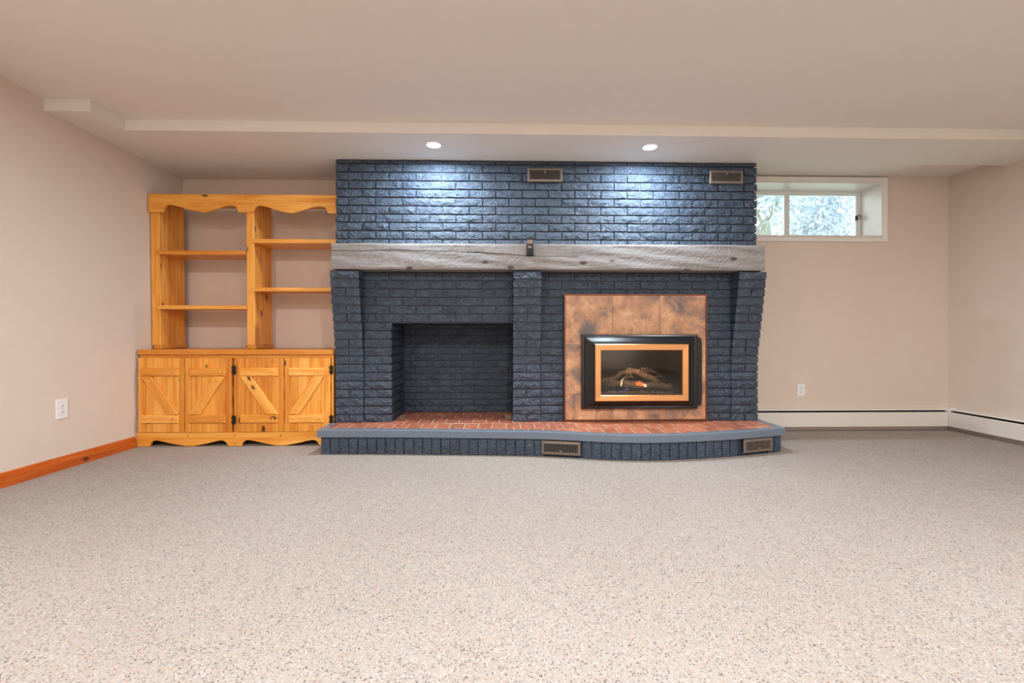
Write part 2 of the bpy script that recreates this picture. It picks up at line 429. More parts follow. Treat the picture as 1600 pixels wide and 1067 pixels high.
for i, (z0, z1) in enumerate(courses):
    sh = 0 if i % 2 == 0 else L/2
    if z0 > 1.55:
        spans = [(CX0, CX1)]
    elif z1 > MT1 > z0 or (z0 < MT1 and z0 >= MT0-0.02 and z1 > MT0+0.04):
        continue
    else:
        spans = [(-1.083, 0.097), (0.312, 1.852)]
        z1 = min(z1, MT0-0.003) if z0 < MT0 else z1
        zc = (z0+z1)/2
        if zc < SZ: spans = [spans[0], (0.312, S0-0.004), (S1+0.004, 1.852)]
        if zc < HZ: spans = [(-1.083, HX0)]+spans[1:]
    for a, b in spans:
        if b-a < 0.25:         # narrow piers: one stretcher or two headers
            if i % 3 == 1: put_brick(fp, a+JT/2, (a+b)/2-0.002, z0, z1, D); put_brick(fp, (a+b)/2+0.002, b, z0, z1, D)
            else: put_brick(fp, a+JT/2, b, z0, z1, D)
        else:
            if z0 < HZ < z1 and b < 0.2:   # course over the lintel
                z0b = HZ
                run(fp, a, b, z0b, z1, D, sh); continue
            run(fp, a, b, z0, z1, D, sh)
# pillars, corbelled outwards towards the mantel
low = [c for c in courses if c[0] < MT0-0.03]
for px0, px1 in ((CX0+0.004, -1.083), (0.097, 0.312), (1.852, CX1)):
    pc = MB(); pil = obj('pillar', None, None, fp)
    for j, (z0, z1) in enumerate(low):
        z1 = min(z1, MT0-0.003)
        p = max(0.014, 0.134-0.0125*j)
        pc.box(px0+0.006, px1-0.006, D-p+0.014, D+0.016, z0-JT, z1)
        if j % 3 == 2 or (j % 5 == 4):
            m = (px0+px1)/2
            put_brick(pil, px0, m-0.003, z0, z1, D-p, True); put_brick(pil, m+0.003, px1, z0, z1, D-p, True)
        else: put_brick(pil, px0, px1, z0, z1, D-p, True)
    obj('pillar_core', pc.mesh('pillar_core'), 'mortar', pil)
# lining of the open firebox
lin = obj('firebox', None, None, fp)
for i in range(14):
    z0 = HT+0.004+i*0.0575; z1 = z0+0.0485
    if z0 > HZ: break
    z1 = min(z1, HZ+0.02)
    k = -1; sh = 0.0 if i % 2 else 0.1
    while True:
        a = HX0+sh+k*0.208; b = a+0.202; k += 1
        if b < HX0+0.02: continue
        if a > HX1-0.02: break
        put_brick(lin, max(a, HX0), min(b, HX1), z0, z1, 4.085)
for (z0, z1) in courses:
    if z0 > HZ: continue
    z1 = min(z1, HZ)
    for k in range(2):
        # left jamb: faces +X ; right jamb: faces -X
        a = 0.012+k*0.222
        put_brick(lin, a, a+0.212, z0, z1, 0, rotz=R(90), origin=(HX0, D))
        o = put_brick(lin, -(a+0.212), -a, z0, z1, 0, rotz=R(-90), origin=(HX1, D))
# outer flanks of the chimney breast (seen only from the side)
sd = MB()
for i, (z0, z1) in enumerate(courses):
    for (a, b) in ((0.05, 0.25), (0.259, 0.49)) if i % 2 else ((0.05, 0.15), (0.159, 0.355), (0.364, 0.49)):
        sd.box(CX0, CX0+0.02, D+a, D+b, z0, z1); sd.box(CX1-0.02, CX1, D+a, D+b, z0, z1)
obj('flank_bricks', sd.mesh('flank_bricks'), 'brick', fp, kind='stuff')

# ------------------------------------------------------------------ raised hearth
CP = [(-1.31, 3.340), (-1.08, 3.336), (-0.849, 3.327), (-0.62, 3.315), (-0.382, 3.298), (-0.15, 3.283), (0.08, 3.265), (0.308, 3.236), (0.49, 3.197), (0.657, 3.153), (0.81, 3.124), (0.958, 3.110), (1.10, 3.112), (1.229, 3.123), (1.45, 3.158), (1.68, 3.208), (1.88, 3.262), (2.085, 3.330)]
CV = smooth_path(CP, 6)
def cy(x):
    for (a, p), (b, q) in zip(CV, CV[1:]):
        if a <= x <= b: return p+(q-p)*(x-a)/(b-a)
    return CV[0][1] if x < CV[0][0] else CV[-1][1]
hearth = thing('raised_hearth', 'low curved brick hearth with red clay paver top and grey-blue nosing below the fireplace', 'hearth')
body = [(x, y+0.012) for x, y in CV]
bp = body+[(2.085, YB-0.002), (-1.296, YB-0.002), (-1.296, 3.575), (-1.31, 3.575)]
obj('hearth_core', MB().poly(bp, 0, 0.17).mesh('hearth_core'), 'mortar', hearth)
# nosing strip
nv = []; nf = []; sec = [(-0.016, 0.127), (-0.018, 0.131), (-0.018, 0.176), (-0.012, 0.184), (0.030, 0.184), (0.034, 0.180), (0.034, 0.171), (0.010, 0.171), (0.010, 0.127)]
path = CV
ns = len(sec)
def nrm(i):
    a = Vector(path[max(i-1, 0)]); b = Vector(path[min(i+1, len(path)-1)]); d = (b-a).normalized(); return Vector((-d.y, d.x))
pp = [(Vector(p), nrm(i)) for i, p in enumerate(path)]
pp = [(Vector((-1.31, 3.575)), Vector((1, 0))), (pp[0][0]+Vector((0, 0.0)), Vector((1, 1)))]+pp[1:-1]+[(pp[-1][0], Vector((-1, 1)))]+[(Vector((2.085, 3.70)), Vector((-1, 0)))]
for p, n in pp:
    for a, zz in sec: nv.append((p.x+n.x*a, p.y+n.y*a, zz))
for i in range(len(pp)-1):
    for k in range(ns): nf.append((i*ns+k, i*ns+(k+1) % ns, (i+1)*ns+(k+1) % ns, (i+1)*ns+k))
nf += [tuple(range(ns)), tuple((len(pp)-1)*ns+k for k in reversed(range(ns)))]
nm = mesh('nosing', nv, nf); bm = bmesh.new(); bm.from_mesh(nm); bmesh.ops.recalc_face_normals(bm, faces=bm.faces); bm.to_mesh(nm); bm.free()
obj('nosing', nm, 'lip', hearth)
# upright face bricks, set along the curve
FB = [make_brick(300+i, 0.060, 0.124, 0.03, 0.0028) for i in range(8)]
arc = 0.0; acc = []
for (a, p), (b, q) in zip(CV, CV[1:]): acc.append((arc, a, p, b, q)); arc += math.hypot(b-a, q-p)
def at(s):
    for s0, a, p, b, q in reversed(acc):
        if s >= s0:
            l = math.hypot(b-a, q-p); t = (s-s0)/l
            return a+(b-a)*t, p+(q-p)*t, math.atan2(q-p, b-a)
    return CV[0][0], CV[0][1], 0
nb = int(arc/0.0665); step = arc/nb
VENT_LOW = []
for k in range(nb):
    x, y, r = at((k+0.5)*step)
    if 0.275 < x < 0.575 or 1.73 < x < 1.985: continue
    o = obj('face_brick', rnd.choice(FB), None, hearth, (x, y+rnd.uniform(-.001, .001), 0.0635), (0, 0, r)); o.scale = (step/0.0665*1.0, 1, 1)
# brick above / below each low register is joined into short cut pieces
for k in range(nb):
    x, y, r = at((k+0.5)*step)
    if 0.275 < x < 0.575 or 1.73 < x < 1.985:
        o = obj('face_brick', rnd.choice(FB), None, hearth, (x, y+0.003, 0.0125), (0, 0, r)); o.scale = (1, 1, 0.17)
for (r1, r2) in ((3.62, 3.34),):
    for k in range(4):          # right return of the hearth
        o = obj('face_brick', rnd.choice(FB), None, hearth, (2.085, 3.37+k*0.0665, 0.0635), (0, 0, R(90)))
# clay pavers
def paver(x0, x1, ya0, ya1, yb):
    """front edge ya0..ya1 at x0..x1, back edge yb"""
    cx, cyy = (x0+x1)/2, (min(ya0, ya1)+yb)/2
    me = MB().poly([(x0-cx, ya0-cyy), (x1-cx, ya1-cyy), (x1-cx, yb-cyy), (x0-cx, yb-cyy)], 0, 0.0105).mesh('paver')
    bevel_mesh(me, 0.0015)
    obj('paver', me, 'paver', hearth, (cx, cyy, 0.1695+rnd.uniform(-.0006, .0006)))
PW, PD_ = 0.1065, 0.193
rows = [(3.553, 3.747, 0.0), (3.355, 3.548, 0.5), (3.157, 3.350, 0.0), (2.99, 3.152, 0.5), (3.752, 3.945, 0.5), (3.95, 4.09, 0.0)]
for ra, rb, off in rows:
    k = 0
    while True:
        x0 = -1.285+(k-off)*PW; x1 = x0+PW-0.0075; k += 1
        if x0 > 2.05: break
        x0 = max(x0, -1.285); x1 = min(x1, 2.058)
        if x1-x0 < 0.02: continue
        ri = rb
        if ra > 3.54:
            if HX0 < x0+0.02 and x1-0.02 < HX1:
                x0 = max(x0, HX0+0.003); x1 = min(x1, HX1-0.003)
            elif ra > 3.7: continue
            else: ri = 3.618
        f0, f1 = max(ra, cy(x0)+0.036), max(ra, cy(x1)+0.036)
        if min(ri-f0, ri-f1) < 0.012: continue
        paver(x0, x1, f0, f1, ri)
obj('grout_bed', MB().poly([(x, y+0.036) for x, y in CV if -1.28 < x < 2.05]+[(2.05, 3.619), (-1.28, 3.619)], 0.1702, 0.1782).box(HX0, HX1, 3.6195, 4.08, 0.1702, 0.1782).mesh('grout_bed'), 'grout', hearth)

# ------------------------------------------------------------------ tile surround
sur = thing('tile_surround', 'square surround of coppery brown slate tiles framing the gas fireplace', 'tile surround')
TS = [(0.512, 0.886, 0.792, 1.183), (0.891, 1.266, 0.792, 1.183), (1.271, 1.636, 0.792, 1.183),
      (0.512, 0.752, 0.401, 0.788), (0.512, 0.752, 0.196, 0.397), (1.458, 1.636, 0.401, 0.788), (1.458, 1.636, 0.196, 0.397),
      (0.756, 0.886, 0.196, 0.372), (0.891, 1.266, 0.196, 0.372), (1.271, 1.454, 0.196, 0.372)]
for x0, x1, z0, z1 in TS: board('tile', 'slate', sur, x0, x1, 3.599, 3.612, z0, z1, 0.0015)
gb = MB(); gb.box(0.51, 0.755, 3.604, 3.616, 0.194, 1.185); gb.box(1.455, 1.638, 3.604, 3.616, 0.194, 1.185); gb.box(0.755, 1.455, 3.604, 3.616, 0.194, 0.375); gb.box(0.755, 1.455, 3.604, 3.616, 0.78, 1.185)
obj('grout', gb.mesh('grout'), 'grout', sur)
ring('edge_trim', 'bronze', sur, [(0, 3.618), (0, 3.594), (0.009, 3.594), (0.009, 3.618)], 0.502, 1.646, 0.184, 1.193)

# ------------------------------------------------------------------ gas fireplace insert
ins = thing('gas_fireplace_insert', 'black framed gas fireplace insert with copper gold trim and burning logs behind glass', 'fireplace insert')
ring('outer_frame', 'black', ins, [(0, 3.598), (0, 3.566), (0.006, 3.560), (0.018, 3.558), (0.024, 3.551), (0.030, 3.553), (0.070, 3.522), (0.100, 3.493), (0.100, 3.598)], 0.634, 1.560, 0.285, 0.872, sc=(0.93, 1.05, 0.72, 0.75))
sp = MB(); pts = [(1.545, 0.31), (1.585, 0.31), (1.594, 0.325), (1.597, 0.36), (1.597, 0.80), (1.592, 0.835), (1.578, 0.850), (1.545, 0.858)]
sawn('side_panel', 'black', ins, pts, 3.572, 3.598, 0.004)  # dark rounded panel at the right edge of the frame
ring('trim_frame', 'gold', ins, [(0, 3.505), (0, 3.493), (0.003, 3.490), (0.043, 3.492), (0.046, 3.495), (0.046, 3.520), (0, 3.520)], 0.727, 1.455, 0.357, 0.797)
obj('glass_pane', MB().box(0.766, 1.418, 3.514, 3.518, 0.396, 0.757).mesh('glass_pane'), 'fireglass', ins)
sh = MB(); a0, a1, b0, b1 = 0.762, 1.444, 0.383, 0.768
sh.box(a0, a0+0.008, 3.522, 3.92, b0, b1); sh.box(a1-0.008, a1, 3.522, 3.92, b0, b1); sh.box(a0, a1, 3.522, 3.92, b1-0.008, b1); sh.box(a0, a1, 3.522, 3.92, b0, b0+0.008); sh.box(a0, a1, 3.912, 3.92, b0, b1)
sh.box(a0, a1, 3.64, 3.648, 0.70, b1)
obj('combustion_box', sh.mesh('combustion_box'), 'liner' if 'liner' in M else 'dark', ins)
def rod(name, p0, p1, r0, r1, seed, mat='log'):
    r = random.Random(seed); n = 9; a, b = Vector(p0), Vector(p1); ln = (b-a).length
    pts = []; rad = []
    for i in range(n):
        t = i/(n-1); pts.append((-ln/2+ln*t, r.uniform(-.006, .006), r.uniform(-.006, .006)+0.012*math.sin(t*3.1))); rad.append((r0+(r1-r0)*t)*r.uniform(.82, 1.15)*(0.72 if i in (0, n-1) else 1))
    me = MB().tube(pts, rad, 9).mesh(name, False)
    o = obj(name, me, mat, ins); o.rotation_mode = 'QUATERNION'
    o.rotation_quaternion = Vector((1, 0, 0)).rotation_difference((b-a).normalized()); o.location = (a+b)/2
    return o
rod('log', (0.83, 3.80, 0.455), (1.36, 3.80, 0.435), 0.036, 0.032, 1)
rod('log', (0.86, 3.70, 0.47), (1.08, 3.77, 0.585), 0.024, 0.018, 2)
rod('log', (1.04, 3.78, 0.58), (1.29, 3.70, 0.485), 0.026, 0.022, 3)
rod('log', (1.15, 3.66, 0.455), (1.40, 3.68, 0.440), 0.022, 0.026, 4)
rod('log', (0.80, 3.68, 0.485), (0.92, 3.72, 0.50), 0.018, 0.02, 5)
for k in range(22):
    r = random.Random(k+70); a = r.uniform(0.0, math.pi); x = 1.15+0.13*math.cos(a)
    z = 0.50+0.09*math.sin(a); 
    if k < 14: rod('twig', (x-r.uniform(.02, .05), 3.68+r.uniform(-.03, .03), z+r.uniform(-.03, .02)), (x+r.uniform(.02, .05), 3.68+r.uniform(-.03, .03), z+r.uniform(-.03, .02)), 0.004, 0.003, k+200)
em = MB(); r = random.Random(5)
for k in range(170):
    x = r.uniform(0.80, 1.42); y = r.uniform(3.60, 3.76); s = r.uniform(.004, .012); zz = 0.391+s
    em.tube([(x-s, y, zz), (x+s, y+r.uniform(-s, s), zz+r.uniform(-s, s)*.6)], [s*.8, s*.6], 5)
obj('ember_bed', em.mesh('ember_bed'), 'log', ins, kind='stuff')
def flame(x, y, z, h, w, mat, lean=0.0):
    pts = []; rad = []
    for i in range(8):
        t = i/7; pts.append((lean*t*t+0.003*math.sin(t*7), 0, h*t)); rad.append(w*max(0.06, math.sin(math.pi*min(1, (t*0.85+0.13)))**1.1*(1-t*0.55)))
    obj('flame', MB().tube(pts, rad, 8).mesh('flame', True), mat, ins, (x, y, z))
flame(0.965, 3.64, 0.455, 0.075, 0.008, 'flame_y', 0.030)
flame(1.165, 3.64, 0.450, 0.030, 0.016, 'flame_y', -0.03)
flame(1.135, 3.645, 0.455, 0.040, 0.022, 'flame_o', -0.035)
flame(1.105, 3.65, 0.458, 0.028, 0.013, 'flame_o', -0.02)
for k, (x, h) in enumerate(((0.895, .022), (0.915, .028), (0.935, .02), (0.955, .026), (1.005, .045), (1.02, .03), (0.985, .03))):
    flame(x, 3.62+0.004*(k % 3), (0.400 if k < 4 else 0.415)+0.004*(k % 2), h*1.1, 0.0045, 'flame_b', 0.010*(-1)**k)
pl = bpy.data.lights.new('fire_glow', 'POINT'); pl.energy = 1.1; pl.color = (1.0, 0.62, 0.36); pl.shadow_soft_size = 0.05
po = bpy.data.objects.new('fire_glow', pl); C.objects.link(po); po.location = (1.08, 3.62, 0.60)

# ------------------------------------------------------------------ mantel beam
def mantel():
    X0, X1, Y0, Y1 = -1.285, 2.048, 3.482, 3.618
    nx, nz = 220, 14; cx = (X0+X1)/2; cz = (MT0+MT1)/2
    crack = [(-1.285, .140), (-1.05, .138), (-0.80, .146), (-0.45, .140), (-0.10, .125), (0.10, .115), (0.20, .104), (0.42, .098), (0.60, .101)]
    r = random.Random(3); v = []; f = []
    ph = [(r.uniform(0, 6), r.uniform(2, 14), r.uniform(.0002, .0007)) for _ in range(7)]
    def ez(x, s): return sum(a*math.sin(p+q*x*(1+.3*s)) for p, q, a in ph)
    for i in range(nx+1):
        x = X0+(X1-X0)*i/nx
        zc = None
        for (a, p), (b, q) in zip(crack, crack[1:]):
            if a <= x <= b: zc = MT0+p+(q-p)*(x-a)/(b-a)+0.002*math.sin(x*31)
        t_, b_ = MT1+ez(x, 1), MT0+ez(x, 2)*0.6
        zs = [b_+(t_-b_)*k/(nz) for k in range(nz+1)]
        if zc is not None:
            kk = min(range(2, nz-1), key=lambda k: abs(zs[k]-zc)); 
            kk = 10 if True else kk
            zs[kk-1] = zc-0.003; zs[kk] = zc; zs[kk+1] = zc+0.003
            for q in range(1, kk-1): zs[q] = b_+(zs[kk-1]-b_)*q/(kk-1)
        for k, zz in enumerate(zs):
            y = Y0+r.uniform(-.0008, .0008)+0.0015*math.sin(x*9+k)
            if k in (0, nz): y += 0.004
            if zc is not None and k == 10: y += 0.010*min(1, (0.62-x)*1.5)
            v.append((x-cx, y-3.55, zz-cz))
    b = len(v)
    for i in range(nx+1):
        x = X0+(X1-X0)*i/nx; v.append((x-cx, Y1-3.55, MT0+ez(x, 2)*0.6-cz)); v.append((x-cx, Y1-3.55, MT1+ez(x, 1)-cz))
    for i in range(nx):
        for k in range(nz):
            a = i*(nz+1)+k; f.append((a, a+nz+1, a+nz+2, a+1))
        a = i*(nz+1); c = b+2*i
        f += [(a, c, c+2, a+nz+1), (a+nz, a+2*nz+1, c+3, c+1), (c, c+1, c+3, c+2)]
    f.append(tuple([b]+[k for k in range(nz+1)]+[b+1])); e = nx*(nz+1)
    f.append(tuple([b+2*nx+1]+[e+k for k in reversed(range(nz+1))]+[b+2*nx]))
    me = mesh('mantel_beam', v, f); bm = bmesh.new(); bm.from_mesh(me); bmesh.ops.recalc_face_normals(bm, faces=bm.faces); bm.to_mesh(me); bm.free()
    o = obj('mantel_beam', me, 'grey_wood', loc=(cx, 3.55, cz))
    o['label'] = 'long weathered grey timber mantel beam with a crack, resting on the three brick pillars'; o['category'] = 'mantel'
mantel()

# small device hooked over the mantel edge
dv = thing('remote_control_holder', 'small black and tan holder hooked over the front edge of the grey mantel', 'remote holder', (0.222, 3.475, 1.474))
board('back_strap', 'dark', dv, -0.026, 0.026, -0.002, 0.006, 0.0, 0.135, 0.003)
board('foot', 'dark', dv, -0.029, 0.029, -0.026, -0.001, 0.0, 0.014, 0.003)
board('grip', 'grip' if 'grip' in M else 'dark', dv, -0.027, 0.027, -0.016, -0.001, 0.014, 0.050, 0.004)
M['lcd'] = plain('lcd_grey', srgb(118, 116, 112), 0.5)
board('screen', 'lcd', dv, -0.015, 0.013, -0.008, -0.001, 0.056, 0.078, 0.001, label='grey inset panel')
M['tan'] = plain('tan_plastic', srgb(128, 108, 92), 0.5)
board('cap', 'tan', dv, -0.022, 0.020, -0.020, -0.001, 0.086, 0.118, 0.003, label='tan upper cap')
board('hook', 'dark', dv, -0.024, 0.022, -0.012, 0.060, 0.119, 0.128, 0.002)

# ------------------------------------------------------------------ wall and hearth registers
def register(loc, rz, w, h, lever_z, label):
    t = thing('air_register', label, 'air vent', loc, (0, 0, rz), 'taupe metal air registers around the fireplace')
    ring('frame', 'taupe', t, [(0, 0.0), (0, -0.006), (0.004, -0.011), (0.017, -0.013), (0.019, -0.009), (0.019, 0.0)], -w/2, w/2, 0, h)
    obj('back_box', MB().box(-w/2+0.012, w/2-0.012, -0.0015, 0.0, 0.012, h-0.012).mesh('back_box'), 'void', t)
    s = MB(); n = 17; iw = w-0.038
    for k in range(n):
        x = -iw/2+iw*(k+0.5)/n; s.box(x-0.0016, x+0.0016, -0.010, -0.002, 0.018, h-0.018)
    obj('slats', s.mesh('slats'), 'taupe', t, kind='stuff')
    obj('lever', MB().box(-0.007, 0.007, -0.020, -0.010, lever_z-0.008, lever_z+0.008).tube([(0, -0.012, lever_z), (0, -0.012, lever_z-0.022)], 0.003, 6).mesh('lever'), 'taupe', t)
register((0.350, 3.612, 2.084), 0, 0.279, 0.109, 0.075, 'taupe air register in the upper bricks above the mantel middle')
register((1.808, 3.612, 2.081), 0, 0.272, 0.106, 0.075, 'taupe air register in the upper bricks near the window')
def low_register(x, w, z, h, label):
    y = cy(x); dx = w/2*0.95
    ang = math.atan2(cy(x+dx)-cy(x-dx), 2*dx)
    yy = min(y, (cy(x-dx)+cy(x+dx))/2)
    register((x+0.001*0, yy-0.004, z), ang, w, h, 0.028, label)
low_register(0.424, 0.275, 0.021, 0.097, 'taupe air register in the hearth face below the pillar between the bays')
low_register(1.858, 0.262, 0.022, 0.098, 'taupe air register at the right end of the curved hearth face')

# ------------------------------------------------------------------ recessed lamps in the soffit
for (x, y), lb in zip(POTS, ('round recessed ceiling lamp above the open brick firebox, left of the two', 'round recessed ceiling lamp above the gas fireplace, right of the two')):
    t = thing('recessed_lamp', lb, 'ceiling lamp', (x, y, ZS), group='recessed lamps in the soffit')
    n = 32; v = []; f = []
    pr = [(0.062, 0), (0.060, -0.005), (0.052, -0.007), (0.048, -0.004), (0.048, 0)]
    for k in range(n):
        a = 2*math.pi*k/n
        for r_, zz in pr: v.append((r_*math.cos(a), r_*math.sin(a), zz))
    for k in range(n):
        for j in range(5): f.append((k*5+j, k*5+(j+1) % 5, ((k+1) % n)*5+(j+1) % 5, ((k+1) % n)*5+j))
    obj('trim_ring', mesh('trim_ring', v, f, True), 'lens_frame', t)
    obj('lens', MB().poly([(0.048*math.cos(2*math.pi*k/n), 0.048*math.sin(2*math.pi*k/n)) for k in range(n)], -0.004, -0.001).mesh('lens'), 'lens', t)

# ------------------------------------------------------------------ pine cabinet
cab = thing('pine_cabinet', 'low orange pine cabinet with four Z-braced plank doors and scalloped base', 'cabinet')
KX0, KX1, KY0, KY1 = -2.812, -1.316, 3.628, 4.09
def wavy(x0, x1, z0, z1, axis, amp, seed, n=14, sides=(1, 1)):
    r = random.Random(seed); p = r.uniform(0, 6); q = r.uniform(0, 6)
    w = lambda t, s: amp*(math.sin(p+t*21+s)+0.6*math.sin(q+t*47))*0.6
    out = []
    if axis == 'z':
        out += [(x0+(w(k/n, 0) if sides[0] else 0), z1+(z0-z1)*k/n) for k in range(n+1)]
        out += [(x1+(w(k/n, 2) if sides[1] else 0), z0+(z1-z0)*k/n) for k in range(n+1)]
    else:
        out += [(x0+(x1-x0)*k/n, z0+(w(k/n, 0) if sides[0] else 0)) for k in range(n+1)]
        out += [(x1+(x0-x1)*k/n, z1+(w(k/n, 2) if sides[1] else 0)) for k in range(n+1)]
    return out
carc = MB()
carc.box(KX0, KX0+0.018, KY0, KY1, 0.03, 0.713); carc.box(KX1-0.018, KX1, KY0, KY1, 0.03, 0.713)
carc.box(KX0, KX1, KY1-0.012, KY1, 0.10, 0.713); carc.box(KX0+0.018, KX1-0.018, KY0+0.01, KY1-0.012, 0.085, 0.103)
obj('carcass', carc.mesh('carcass'), 'pine_z', cab)
board('top_rail', 'pine_x', cab, KX0, KX1, 3.616, 3.634, 0.686, 0.715, 0.002)
board('centre_stile', 'pine_z', cab, -2.090, -2.056, 3.613, 3.634, 0.108, 0.686, 0.003)
board('end_stile', 'pine_z', cab, -1.334, -1.316, 3.613, 3.634, 0.108, 0.686, 0.003)
# worktop with rounded front corners
tp = [(-2.828, 4.10), (-2.828, 3.62), (-2.822, 3.603), (-2.808, 3.592)]+[(-2.8+1.46*k/16, 3.588+0.0015*math.sin(k*1.7)) for k in range(17)]+[(-1.326, 3.592), (-1.314, 3.603), (-1.310, 3.62), (-1.310, 4.10)]
cxm = -2.07; me = MB().poly([(x-cxm, y-3.85) for x, y in tp], 0, 0.040).mesh('worktop'); bevel_mesh(me, 0.008, 3)
obj('worktop', me, 'pine_x', cab, (cxm, 3.85, 0.715))
def sc(u): return -2.828+(u-65)*1.512/1455
ap = [(sc(65), 0.110), (sc(65), 0.002), (sc(165), 0.002)]+smooth_path([(sc(165), 0.004), (sc(172), 0.028), (sc(195), 0.046), (sc(240), 0.044), (sc(330), 0.022), (sc(430), 0.003)], 4)+[(sc(490), 0.003)]+smooth_path([(sc(490), 0.003), (sc(590), 0.024), (sc(670), 0.044), (sc(705), 0.044), (sc(728), 0.028), (sc(738), 0.004)], 4)+[(sc(840), 0.002)]
ap += smooth_path([(sc(842), 0.004), (sc(850), 0.028), (sc(875), 0.046), (sc(920), 0.044), (sc(1010), 0.022), (sc(1100), 0.003)], 4)+[(sc(1160), 0.003)]+smooth_path([(sc(1160), 0.003), (sc(1265), 0.024), (sc(1350), 0.044), (sc(1385), 0.044), (sc(1405), 0.028), (sc(1415), 0.004)], 4)+[(sc(1520), 0.002), (sc(1520), 0.110)]
apc = []
for p in ap:
    if not apc or (abs(p[0]-apc[-1][0])+abs(p[1]-apc[-1][1])) > 1e-4: apc.append(p)
apron = sawn('apron', 'pine_x', cab, apc, 3.600, 3.622, 0.003)
def plug(parent, x, y, z, off=(0, 0, 0)):
    me = PLUG
    obj('wood_plug', me, None, parent, (x-off[0], y-off[1], z-off[2]))
pv = []; pf = []; n = 10
for k in range(n):
    a = 2*math.pi*k/n; pv += [(0.009*math.cos(a), 0.0, 0.009*math.sin(a)), (0.0055*math.cos(a), -0.005, 0.0055*math.sin(a))]
for k in range(n): j = (k+1) % n; pf.append((2*k, 2*j, 2*j+1, 2*k+1))
pf.append(tuple(2*k+1 for k in range(n)))
PLUG = mesh('wood_plug', pv, pf); PLUG.materials.append(M['pine_x'])
for u, z in ((80, 0.092), (78, 0.022), (445, 0.085), (790, 0.085), (795, 0.022), (1130, 0.085)): plug(apron, sc(u), 3.600, z, apron.location)
doors = [(-2.811, -2.456, 1, None), (-2.452, -2.093, -1, -2.08), (-2.053, -1.693, 1, None), (-1.689, -1.335, -1, -1.327)]
splits = [(0.0, 0.17, 0.32, 0.62, 0.88, 1), (0.0, 0.14, 0.26, 0.36, 0.72, 1), (0, 0.18, 0.42, 0.74, 0.9, 1), (0, 0.12, 0.30, 0.55, 0.80, 1)]
dz0, dz1 = 0.113, 0.690
for di, (x0, x1, sg, hx) in enumerate(doors):
    cx = (x0+x1)/2
    d = thing('door', None, None, (cx, 3.605, dz0)) if False else obj('door', None, None, cab, (cx, 3.605, dz0))
    w = x1-x0; H = dz1-dz0; sp_ = splits[di]
    for k in range(5):
        a, b = -w/2+w*sp_[k], -w/2+w*sp_[k+1]
        sawn('plank', 'pine_z', d, wavy(a, b-0.0012, 0, H, 'z', 0.0025, di*10+k, 12, (k == 0, k == 4)), -0.010+(0.0012 if k % 2 else 0), 0.008, 0.0015)
    ra, rb = -w/2+0.027, w/2-0.040
    if sg < 0: ra, rb = -w/2+0.036, w/2-0.044
    y0_, y1_ = -0.026, -0.010
    zr = (0.437, 0.500); zl = (0.072, 0.136)
    up = sawn('rail', 'pine_x', d, wavy(ra, rb, zr[0], zr[1], 'x', 0.0025, di+40), y0_, y1_, 0.005)
    lo = sawn('rail', 'pine_x', d, wavy(ra, rb, zl[0], zl[1], 'x', 0.0025, di+60), y0_, y1_, 0.005)
    bw = 0.085
    t0, t1 = zr[0]-0.002, zl[1]+0.002
    if sg > 0: A, B = (ra, t0), (rb, t1)
    else: A, B = (rb, t0), (ra, t1)
    r = random.Random(di+5); n = 12
    e1 = [(A[0]+(B[0]-sg*bw-A[0])*k/n, t0+(t1-t0)*k/n) for k in range(n+1)]
    e2 = [(A[0]+sg*bw+(B[0]-A[0]-sg*bw)*k/n, t0+(t1-t0)*k/n) for k in range(n, -1, -1)]
    jit = lambda p: (p[0]+r.uniform(-.003, .003), p[1])
    out = [e1[0]]+[jit(p) for p in e1[1:-1]]+[e1[-1], e2[0]]+[jit(p) for p in e2[1:-1]]+[e2[-1]]
    if sg < 0: out = out[::-1]
    ang = math.atan2(t1-t0, B[0]-sg*bw-A[0])
    br = sawn('brace', 'pine_x', d, out, y0_-0.001, y1_, 0.005, rot=ang if sg > 0 else ang+math.pi)
    for px_, pz in ((ra+0.04, 0.468), (rb-0.04, 0.468), (ra+0.04, 0.104), (rb-0.04, 0.104)):
        obj('wood_plug', PLUG, None, d, (px_, y0_, pz))
    for t in (0.12, 0.88):
        obj('wood_plug', PLUG, None, d, (A[0]+sg*bw/2+(B[0]-A[0]-sg*bw)*t, y0_-0.001, t0+(t1-t0)*t))
    if hx:
        for hz in (0.483, 0.095):
            hb = MB(); xx = hx-cx
            hb.box(xx-0.011, xx+0.011, -0.014, -0.009, hz-0.033, hz+0.033); hb.tube([(xx, -0.016, hz-0.035), (xx, -0.016, hz+0.035)], 0.005, 8)
            hb.box(xx-0.016, xx+0.016, -0.0135, -0.009, hz-0.022, hz-0.010); hb.box(xx-0.016, xx+0.016, -0.0135, -0.009, hz+0.010, hz+0.022)
            obj('hinge', hb.mesh('hinge'), 'dark', d)

# ------------------------------------------------------------------ pine open shelf unit standing on the cabinet
hu = thing('pine_shelf_unit', 'tall open orange pine shelf unit with scalloped valance standing on the cabinet', 'shelf unit', (-2.07, 3.90, 0.7585), (R(0.9), 0, 0))
hx = lambda x: x+2.07
hy = lambda y: y-3.90
hz = lambda z: z-0.7555
FY, BY = 3.752, 4.045
ZT = 1.985
def cv(u): return hx(-2.822+(u-150)*1.500/1375)
val = [(cv(150), hz(1.998)), (cv(150), hz(1.853)), (cv(255), hz(1.853))]+smooth_path([(cv(257), hz(1.856)), (cv(265), hz(1.885)), (cv(290), hz(1.910)), (cv(340), hz(1.906)), (cv(440), hz(1.876)), (cv(550), hz(1.853))], 5)
val += smooth_path([(cv(560), hz(1.853)), (cv(640), hz(1.880)), (cv(700), hz(1.903)), (cv(750), hz(1.910)), (cv(785), hz(1.896)), (cv(803), hz(1.855))], 5)+[(cv(905), hz(1.853))]
